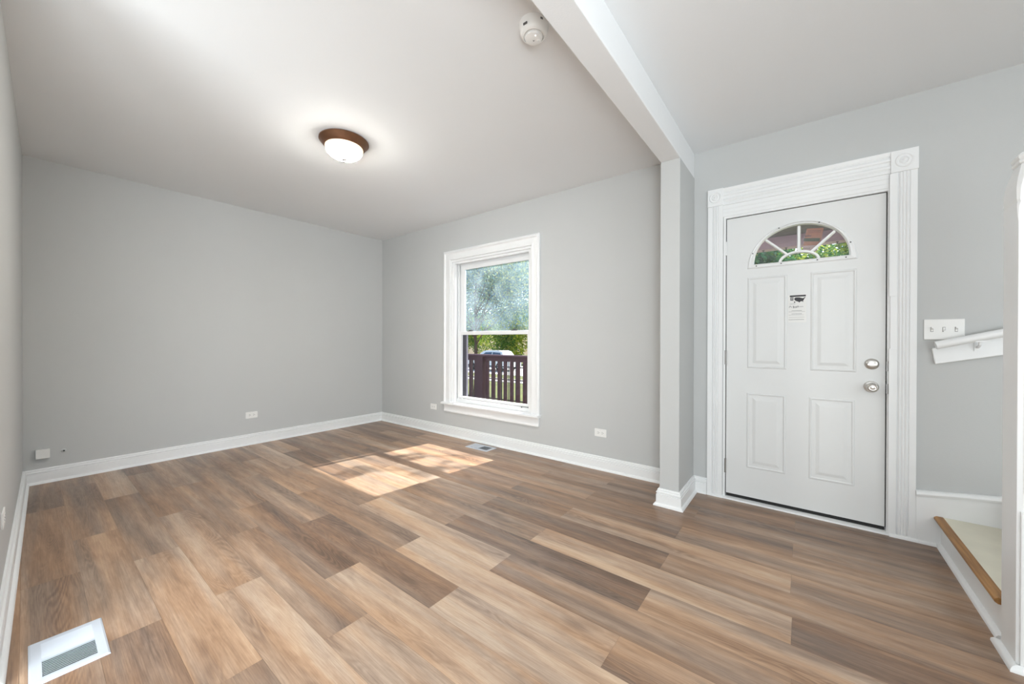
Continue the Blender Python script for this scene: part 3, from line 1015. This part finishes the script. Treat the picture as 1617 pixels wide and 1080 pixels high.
# triple light switch
sw = thing('light_switch', 'white three-gang light switch plate right of the front door casing', 'light switch', (5.467, 0, 1.225))
MB().prism([(-.078, -.058), (.078, -.058), (.078, .058), (-.078, .058)], (5.467, 0, 1.225), X, Z, Vector((0, -.006, 0))).build('plate', M_PLASTIC, sw, bevel=.003)
for k, upn in ((-1, 1), (0, -1), (1, 1)):
    x = 5.467 + k * .046
    tg = MB().box((x - .0055, -.0064, 1.225 - .013), (x + .0055, -.006, 1.225 + .013)).build('toggle_slot', M_SLOT, sw)
    MB().prism([(-.0042, -.011), (.0042, -.011), (.0042, .011), (-.0042, .011)], (x, -.006, 1.225), X, Z, Vector((0, -.003, 0))).prism(
        [(-.0038, -.005), (.0038, -.005), (.003, .004), (-.003, .004)], (x, -.008, 1.225 + upn * .003), X, Z, Vector((0, -.012, upn * .008))).build('toggle', M_PLASTIC, tg)


# floor registers
def register(x0, x1, y0, y1, nsl, mesh_nicks, label):
    t = thing('floor_vent', label, 'floor vent', ((x0 + x1) / 2, (y0 + y1) / 2, 0), 'white floor registers')
    bo = .030
    m = MB()
    def ring(o, z):
        return [(x0 + o, y0 + o, z), (x1 - o, y0 + o, z), (x1 - o, y1 - o, z), (x0 + o, y1 - o, z)]
    m.loops([ring(0, .0005), ring(.001, .003), ring(.006, .006), ring(.026, .0065), ring(bo, .006), ring(bo, .0006)], False, False)
    xm = (x0 + x1) / 2
    m.box((xm - .006, y0 + bo - .002, .001), (xm + .006, y1 - bo + .002, .0062))
    m.build('frame', M_VENT, t)
    MB().box((x0 + .01, y0 + .01, .0003), (x1 - .01, y1 - .01, .0012)).build('damper', M_DARK, t)
    for bank in (0, 1):
        a, b = (x0 + bo, xm - .006) if bank == 0 else (xm + .006, x1 - bo)
        p = (b - a) / nsl
        for k in range(nsl):
            c = a + p * (k + .5)
            if bank == 0:     # leaning so that the near side shows their faces
                prof = [(-p * .50, .0060), (-p * .42, .0066), (p * .52, .0022), (p * .44, .0014)]
            else:             # leaning the other way: dark gaps show between them
                prof = [(p * .32, .0060), (p * .18, .0066), (-p * .22, .0022), (-p * .12, .0014)]
            MB().prism(prof, (c, y0 + bo - .004, 0), X, Z, Vector((0, y1 - y0 - 2 * bo + .008, 0))).build('louver', M_VENT, t)
    if mesh_nicks:
        for q, (s, e) in enumerate(((.105, .125), (.130, .140), (.146, .158))):
            MB().box((x1 - bo - .004 - q * .003, y0 + s, .0064), (x1 - bo + .001, y0 + e - .02 + .012, .0068)).build('paint_fleck', M_VENT, t)
    return t


register(2.545, 2.832, -3.168, -2.980, 10, False, 'white floor vent in the near left corner of the floor')
register(1.932, 2.243, -.243, -.075, 10, False, 'white floor vent at the baseboard below the window')

# energy label stuck on the door
lb = thing('door_label', 'white paper label with a dark map printed on it, stuck on the front door', 'sticker', (4.805, SY0, 1.375))
LX0, LX1, LZ0, LZ1 = 4.757, 4.856, 1.284, 1.470
yl = SY0 - .0006
MB().box((LX0, SY0, LZ0), (LX1, yl, LZ1)).build('sheet', M_PAPER, lb)


def ink(name, polys, m_):
    b = MB()
    for P in polys:
        b.prism([(LX0 + p[0] * (LX1 - LX0), LZ0 + p[1] * (LZ1 - LZ0)) for p in P], (0, yl, 0), X, Z, Vector((0, -.0004, 0)))
    return b.build(name, m_, lb)


def rc(a, b, c, d):
    return [(a, b), (c, b), (c, d), (a, d)]


ink('heading_bar', [rc(.10, .925, .97, .985)], M_INK)
ink('climate_map', [[(.36, .88), (.44, .905), (.62, .90), (.70, .885), (.80, .865), (.84, .87), (.90, .895), (.95, .905), (.93, .87), (.88, .84), (.86, .80), (.82, .775),
                     (.84, .735), (.81, .73), (.78, .76), (.68, .75), (.62, .715), (.57, .745), (.47, .765), (.38, .80), (.345, .84)]], M_INK)
ink('logo_box', [rc(.13, .885, .30, .91), rc(.13, .80, .30, .835), rc(.13, .835, .16, .885), rc(.27, .835, .30, .885), rc(.17, .85, .26, .87), rc(.33, .715, .40, .755)], M_INK)
ink('small_print', [rc(.10, .665, .40, .678), rc(.27, .52, .34, .60), rc(.36, .52, .41, .58), rc(.43, .525, .50, .585), rc(.52, .54, .58, .60), rc(.60, .555, .84, .57),
                    rc(.20, .415, .76, .43), rc(.04, .385, .92, .393), rc(.20, .30, .76, .315), rc(.04, .265, .86, .272), rc(.06, .18, .90, .187), rc(.04, .09, .88, .105)], M_INKGREY)
ink('house_mark', [[(.06, .53), (.06, .57), (.13, .615), (.20, .57), (.20, .53), (.17, .53), (.17, .56), (.13, .585), (.09, .56), (.09, .53)]], M_INKGREY)

# notice taped on the outside of the fan light
nt_ = thing('permit_notice', 'salmon paper notice with a dark green band taped outside the fan light', 'notice', (4.886, .040, 1.83))
yo = .0385
def sheet(name, P, m_, y=yo, d=.0008):
    return MB().prism(P, (0, y, 0), X, Z, Vector((0, d, 0))).build(name, m_, nt_)
sheet('sheet', [(4.838, 1.800), (4.926, 1.792), (4.944, 1.902), (4.856, 1.912)], M_NOTICE)
sheet('green_band', [(4.838, 1.829), (4.922, 1.816), (4.926, 1.838), (4.842, 1.850)], M_GREENINK, yo - .0004, .0003)
b = MB()
for P in ([(4.846, 1.861), (4.880, 1.857), (4.880, 1.862), (4.846, 1.866)], [(4.862, 1.868), (4.867, 1.868), (4.865, 1.873)], [(4.862, 1.893), (4.93, 1.884), (4.93, 1.887), (4.862, 1.896)],
          [(4.862, 1.883), (4.93, 1.874), (4.93, 1.876), (4.862, 1.885)]):
    b.prism(P, (0, yo - .0004, 0), X, Z, Vector((0, .0003, 0)))
b.build('printed_lines', M_INK, nt_)
sheet('lower_slip', [(4.832, 1.765), (4.905, 1.752), (4.924, 1.790), (4.838, 1.800)], M_NOTICEWHITE, yo + .001)
b = MB()
for k, (dx, h) in enumerate(((0, .010), (.007, .008), (.014, .010), (.022, .007), (.030, .009))):
    xx, zz = 4.838 + dx, 1.777 - dx * .1
    b.prism([(xx, zz), (xx + .002, zz), (xx + .003, zz + h), (xx + .001, zz + h)], (0, yo + .0004, 0), X, Z, Vector((0, .0004, 0)))
    b.prism([(xx, zz + h * .4), (xx + .005, zz + h * .5), (xx + .005, zz + h * .7), (xx, zz + h * .6)], (0, yo + .0004, 0), X, Z, Vector((0, .0004, 0)))
b.build('handwriting', M_INK, nt_)

# ================================================================== OUTDOORS
GZ = -1.03
ext = MB().box((-30, .17, GZ - .3), (30, 80, GZ))
tag(ext.build('lawn', M_GRASSBASE), 'sunny yellow-green lawn beyond the porch railing', 'lawn', kind='structure')
tag(MB().box((-45, 15.5, GZ), (30, 22.5, GZ + .02)).build('street', M_ASPHALT), 'grey street with parked cars behind the lawn', 'street', kind='structure')
tag(MB().box((-30, 12.2, GZ), (30, 13.6, GZ + .03)).build('sidewalk', M_CONCRETE), 'pale concrete sidewalk across the lawn', 'sidewalk', kind='structure')
deck = MB()
for k in range(22):
    deck.box((-3.2, .18 + k * .09, -.10), (6.8, .18 + k * .09 + .084, -.06))
deck.box((-3.2, .18, GZ), (6.8, 2.1, -.12))
tag(deck.build('porch_deck', M_DECK), 'dark porch floor outside the window', 'porch', kind='structure')

# railing
rl = thing('porch_railing', 'dark red wooden porch railing outside the window', 'railing', (.9, 1.9, -.06))
RY = 1.9
PXS = [.235, -2.2, 2.75]
MB().prism([(-.07, 0), (.07, 0), (.07, .02), (.05, .035), (-.05, .035), (-.07, .02)], (-2.9, RY, .875), Y, Z, Vector((6.3, 0, 0))).build('top_rail', M_RAILRED, rl)
MB().box((-2.9, RY - .022, .795), (3.4, RY + .022, .874)).build('upper_rail', M_RAILRED, rl)
MB().box((-2.9, RY - .022, .03), (3.4, RY + .022, .10)).build('bottom_rail', M_RAILRED, rl)
for px in PXS:
    MB().box((px - .07, RY - .075, -.06), (px + .07, RY + .065, .872)).build('railing_post', M_RAILRED, rl, bevel=.004)
k = 0
xb = .50 - 23 * .1375
bal = []
while xb < 3.35:
    if all(abs(xb - p) > .11 for p in PXS):
        MB().box((xb - .028, RY - .02, .10), (xb + .028, RY + .02, .796)).build('baluster', M_RAILRED, rl)
    xb += .1375

# iron fence across the lawn
fn = thing('iron_fence', 'thin black iron picket fence on the lawn behind the porch railing', 'fence', (-.5, 6.2, GZ))
for z in (.52, .30, -.10, -.75):
    MB().box((-5.2, 6.19, z), (2.6, 6.215, z + .035)).build('fence_rail', M_INK, fn)
for k in range(54):
    xx = -5.1 + k * .142
    MB().box((xx - .011, 6.192, GZ), (xx + .011, 6.213, .60)).build('picket', M_INK, fn)

# porch roof over the entry
pr_ = thing('porch_roof', 'mauve and grey porch roof seen through the fan light', 'porch roof', (5.2, 1.0, 2.2))
m = MB()
for k in range(15):
    m.box((3.85, .17 + k * .118, 2.300), (7.2, .17 + k * .118 + .110, 2.315))
m.box((3.85, .165, 2.316), (7.2, 2.02, 2.36))
m.build('ceiling_boards', M_PORCHGREY, pr_)
MB().box((3.85, 1.88, 2.180), (7.2, 2.02, 2.316)).box((3.85, 1.865, 2.225), (7.2, 1.88, 2.262)).build('beam', M_PORCHPINK, pr_)
MB().prism([(0, 0), (2.15, 0), (2.15, .08), (0, .55)], (3.7, .17, 2.36), Y, Z, Vector((3.6, 0, 0))).build('roof', M_SCREEN, pr_)
for xx in (3.95, 7.05):
    MB().box((xx - .055, 1.895, -.06), (xx + .055, 2.005, 2.18)).build('roof_post', M_PORCHPINK, pr_)
for xx, lab in ((4.477, 'small black hook under the porch beam, seen in the left pane of the fan light'),
                (4.686, 'small black hook under the porch beam, seen left of the fan light centre bar'),
                (5.111, 'small black hook under the porch beam, seen in the right pane of the fan light')):
    o = MB().lathe([(.012, 0), (.012, -.004), (.004, -.008), (.004, -.02)], (xx, 1.93, 2.18), 'z', 12).tube(
        [(xx, 1.93, 2.162), (xx + .012, 1.93, 2.152), (xx + .012, 1.93, 2.138), (xx, 1.93, 2.130), (xx - .010, 1.93, 2.138)], .0035, 8).build('hook', M_INK)
    tag(o, lab, 'hook', 'hooks under the porch beam')


# trees
def leaves(rng, clumps, n, size):
    V, F, tint = [], [], []
    tot = sum(c[1] ** 2 for c in clumps)
    for c, r, bias in clumps:
        k = int(n * r * r / tot)
        for _ in range(k):
            d = Vector((rng.gauss(0, 1), rng.gauss(0, 1), rng.gauss(0, 1))).normalized()
            p = Vector(c) + d * (r * (0.35 + 0.65 * rng.random() ** 0.5))
            a = Vector((rng.gauss(0, 1), rng.gauss(0, 1), rng.gauss(0, 1))).normalized()
            b_ = a.cross(Vector((rng.gauss(0, 1), rng.gauss(0, 1), rng.gauss(0, 1)))).normalized()
            s = size * rng.uniform(.6, 1.25)
            i = len(V)
            V += [p - a * s, p + b_ * s * .55, p + a * s, p - b_ * s * .55]
            F.append((i, i + 1, i + 2, i + 3))
            tint.append(min(1, max(0, rng.gauss(bias, .28))))
    return V, F, tint


def tree(name, label, base_, height, trunk_r, clumps, nleaf, size, lm, seed_, bough=None, group='trees across the lawn'):
    rng = random.Random(seed_)
    t = thing(name, label, 'tree', base_, group)
    bx_, by_, bz_ = base_
    top = Vector((bx_ + .2, by_, bz_ + height * .75))
    MB().tube([(bx_, by_, bz_ - .05), (bx_ + .05, by_, bz_ + height * .2), (bx_ - .05, by_ + .05, bz_ + height * .45), top],
              [trunk_r * 1.25, trunk_r, trunk_r * .7, trunk_r * .25], 12).build('trunk', M_BARK, t, smooth=True)
    br = MB()
    for c, r, b_ in clumps[::2]:
        s = Vector((bx_, by_, bz_ + height * rng.uniform(.22, .5)))
        c = Vector(c)
        br.tube([s, s.lerp(c, .5) + Vector((0, 0, -.2)), c], [trunk_r * .3, trunk_r * .18, .008], 7)
        for q in range(3):
            e = c + Vector((rng.gauss(0, 1), rng.gauss(0, 1), rng.gauss(0, 1))).normalized() * r * .8
            br.tube([s.lerp(c, .7), e], [trunk_r * .10, .006], 5)
    br.build('branches', M_BARK, t)
    V, F, ti = leaves(rng, clumps, nleaf, size)
    m_ = MB()
    m_.v, m_.f = [tuple(v) for v in V], F
    o = m_.build('foliage', lm, t, recalc=False)
    o.data.attributes.new('tint', 'FLOAT', 'FACE').data.foreach_set('value', ti)
    return t


def clumpset(rng, c, rx, rz, n, r, b0, b1):
    out = []
    for _ in range(n):
        d = Vector((rng.gauss(0, 1), rng.gauss(0, 1), rng.gauss(0, 1))).normalized() * rng.random() ** .5
        out.append(((c[0] + d.x * rx, c[1] + d.y * rx, c[2] + d.z * rz), r * rng.uniform(.7, 1.2), rng.uniform(b0, b1)))
    return out


rg = random.Random(3)
cl = clumpset(rg, (-4.4, 8.6, 4.55), 3.4, 2.9, 46, .95, .15, .8)
cl += [((-5.2, 7.6, 2.3), .8, .4), ((-4.6, 8.4, 2.7), .9, .3), ((-6.1, 8.0, 2.9), .9, .5), ((-3.8, 9.2, 2.4), .8, .5), ((-5.6, 7.2, 3.3), .7, .4), ((-6.6, 8.6, 2.2), .8, .3)]
tree('shade_tree', 'large bluish-green tree filling the upper sash of the window', (-5.0, 7.25, GZ), 8.3, .07, cl, 52000, .05, M_LEAF_BLUE, 11)
for c, (bx_, by_), sd_, lab, lm in (
        ((-16.8, 25.4, 2.2), (-17.2, 25.8), 12, 'bright green tree behind the parked white car', M_LEAF_GREEN),
        ((-24.9, 28.0, 2.3), (-23.6, 27.0), 13, 'green tree behind the pale blue car, left of the white car', M_LEAF_GREEN),
        ((-8.4, 26.5, 2.3), (-8.2, 27.0), 17, 'yellow-green tree right of the white car in the lower sash', M_LEAF_GREEN)):
    cl = clumpset(rg, c, 2.9, 2.4, 34, 1.05, .3, .9)
    tree('street_tree', lab, (bx_, by_, GZ), 6.5, .2, cl, 15000, .11, lm, sd_)
cl = clumpset(rg, (3.5, 8.6, 3.0), 0.85, 1.1, 26, .5, .05, .5)
tree('yard_tree', 'dark green tree in the left panes of the fan light', (3.2, 9.2, GZ), 5.5, .05, cl, 14000, .07, M_LEAF_FRESH, 14)
cl = clumpset(rg, (6.55, 8.6, 3.0), 0.85, 1.1, 26, .5, .4, .95)
tree('yard_tree', 'bright yellow-green tree in the right pane of the fan light', (6.9, 9.2, GZ), 5.5, .05, cl, 14000, .07, M_LEAF_FRESH, 15)
cl = clumpset(rg, (5.0, 20.5, 4.6), 2.6, 2.6, 30, 1.0, .3, .95)
tree('street_tree', 'pale yellow-green tree far behind the centre of the fan light', (5.2, 21.0, GZ), 9.0, .12, cl, 12000, .10, M_LEAF_FRESH, 19)
# tree whose bough hangs over the path of the sun and dapples the floor
cl = [((2.45, 3.9, 6.22), .13, .5), ((2.95, 4.1, 6.0), .13, .5), ((2.4, 3.8, 5.45), .13, .5), ((2.75, 3.7, 5.2), .06, .5), ((3.9, 4.6, 5.9), .5, .5), ((4.9, 5.6, 6.6), .9, .5), ((5.9, 6.4, 7.2), 1.1, .5)]
tree('overhanging_tree', 'tall tree whose bough overhangs the porch and dapples the sun', (7.8, 6.6, GZ), 13, .14, cl, 4200, .07, M_LEAF_FRESH, 16)


# parked cars
def car(label, at, ang, paint, L=4.1, W=1.72, Hc=1.46):
    t = thing('car', label, 'car', (at[0], at[1], GZ + .02), 'parked cars on the street')
    ca, sa = math.cos(ang), math.sin(ang)
    u = Vector((ca, sa, 0)); v = Vector((-sa, ca, 0))
    o = Vector((at[0], at[1], GZ + .02))

    def P(a, b, c):
        return o + u * a + v * b + Z * c
    body = [(-L / 2, .35), (-L / 2, .70), (-L / 2 + .1, .86), (-L * .28, .92), (L * .20, .92), (L * .40, .84), (L / 2 - .05, .72), (L / 2, .5), (L / 2, .3), (L / 2 - .1, .22), (-L / 2 + .1, .22)]
    m_ = MB()
    m_.loops([[P(a, s * W / 2, c) for a, c in body] for s in (-1, -.96, .96, 1)] if False else
             [[P(a * .97, -W / 2 + .0, .45 + (c - .45) * .9) for a, c in body], [P(a, -W / 2 + .08, c) for a, c in body],
              [P(a, W / 2 - .08, c) for a, c in body], [P(a * .97, W / 2, .45 + (c - .45) * .9) for a, c in body]], True)
    bd_ = m_.build('body', paint, t, bevel=.03)
    cab = [(-L * .40, .90), (-L * .33, Hc - .08), (-L * .26, Hc), (L * .02, Hc), (L * .09, Hc - .06), (L * .24, .90)]
    MB().loops([[P(a, -W / 2 + .10, c) for a, c in cab[:1]] + [P(a * .97, -W / 2 + .28, c) for a, c in cab[1:-1]] + [P(a, -W / 2 + .10, c) for a, c in cab[-1:]],
                [P(a, W / 2 - .10, c) for a, c in cab[:1]] + [P(a * .97, W / 2 - .28, c) for a, c in cab[1:-1]] + [P(a, W / 2 - .10, c) for a, c in cab[-1:]]], True).build('cabin', paint, bd_)
    for s in (-1, 1):
        for q in ([(-L * .335, .98), (-L * .29, Hc - .16), (-L * .13, Hc - .12), (-L * .13, .98)], [(-L * .11, .98), (-L * .11, Hc - .12), (L * .03, Hc - .14), (L * .15, .98)]):
            m_ = MB()
            pts0 = [P(a, s * (W / 2 - .10 - (c - .90) * .30 + .004), c) for a, c in q]
            pts1 = [P(a, s * (W / 2 - .10 - (c - .90) * .30 - .03), c) for a, c in q]
            m_.loops([pts1, pts0], True)
            m_.build('side_window', M_CARGLASS, bd_)
    for a in (-L * .31, L * .31):
        for s in (-1, 1):
            V = []
            m_ = MB()
            c0 = P(a, s * (W / 2 - .20), .32)
            lp = []
            for r, h in ((.10, .0), (.32, .0), (.33, .03), (.33, .17), (.30, .20), (.20, .205), (.18, .19), (.05, .20)):
                lp.append([c0 + v * (s * h) + u * (r * math.cos(k_ * PI / 12)) + Z * (r * math.sin(k_ * PI / 12)) for k_ in range(24)])
            m_.loops(lp, True)
            m_.build('wheel', M_TYRE, t)
    return t


car('white parked car above the middle of the porch railing', (-13.4, 18.0), math.radians(180 + 3), M_CARWHITE)
car('pale blue parked car at the left side of the lower sash', (-18.6, 18.6), math.radians(0), M_CARBLUE)

# grass tufts near the railing, beyond the porch
rng = random.Random(21)
V, F, ti = [], [], []
for _ in range(3000):
    x, y = rng.uniform(-8, 1.5), rng.uniform(2.3, 5.2)
    h = rng.uniform(.05, .13)
    a = rng.uniform(0, PI)
    dx, dy = math.cos(a) * .02, math.sin(a) * .02
    lx_, ly_ = rng.gauss(0, .03), rng.gauss(0, .03)
    i = len(V)
    V += [(x - dx, y - dy, GZ), (x + dx, y + dy, GZ), (x + lx_, y + ly_, GZ + h)]
    F.append((i, i + 1, i + 2))
    ti.append(rng.random())
m_ = MB(); m_.v, m_.f = V, F
go = m_.build('grass', M_GRASS, None, recalc=False)
go.data.attributes.new('tint', 'FLOAT', 'FACE').data.foreach_set('value', ti)
tag(go, 'short sunlit grass growing on the lawn', 'grass', kind='stuff')

for o in bpy.data.objects:
    if '_base' in o:
        del o['_base']
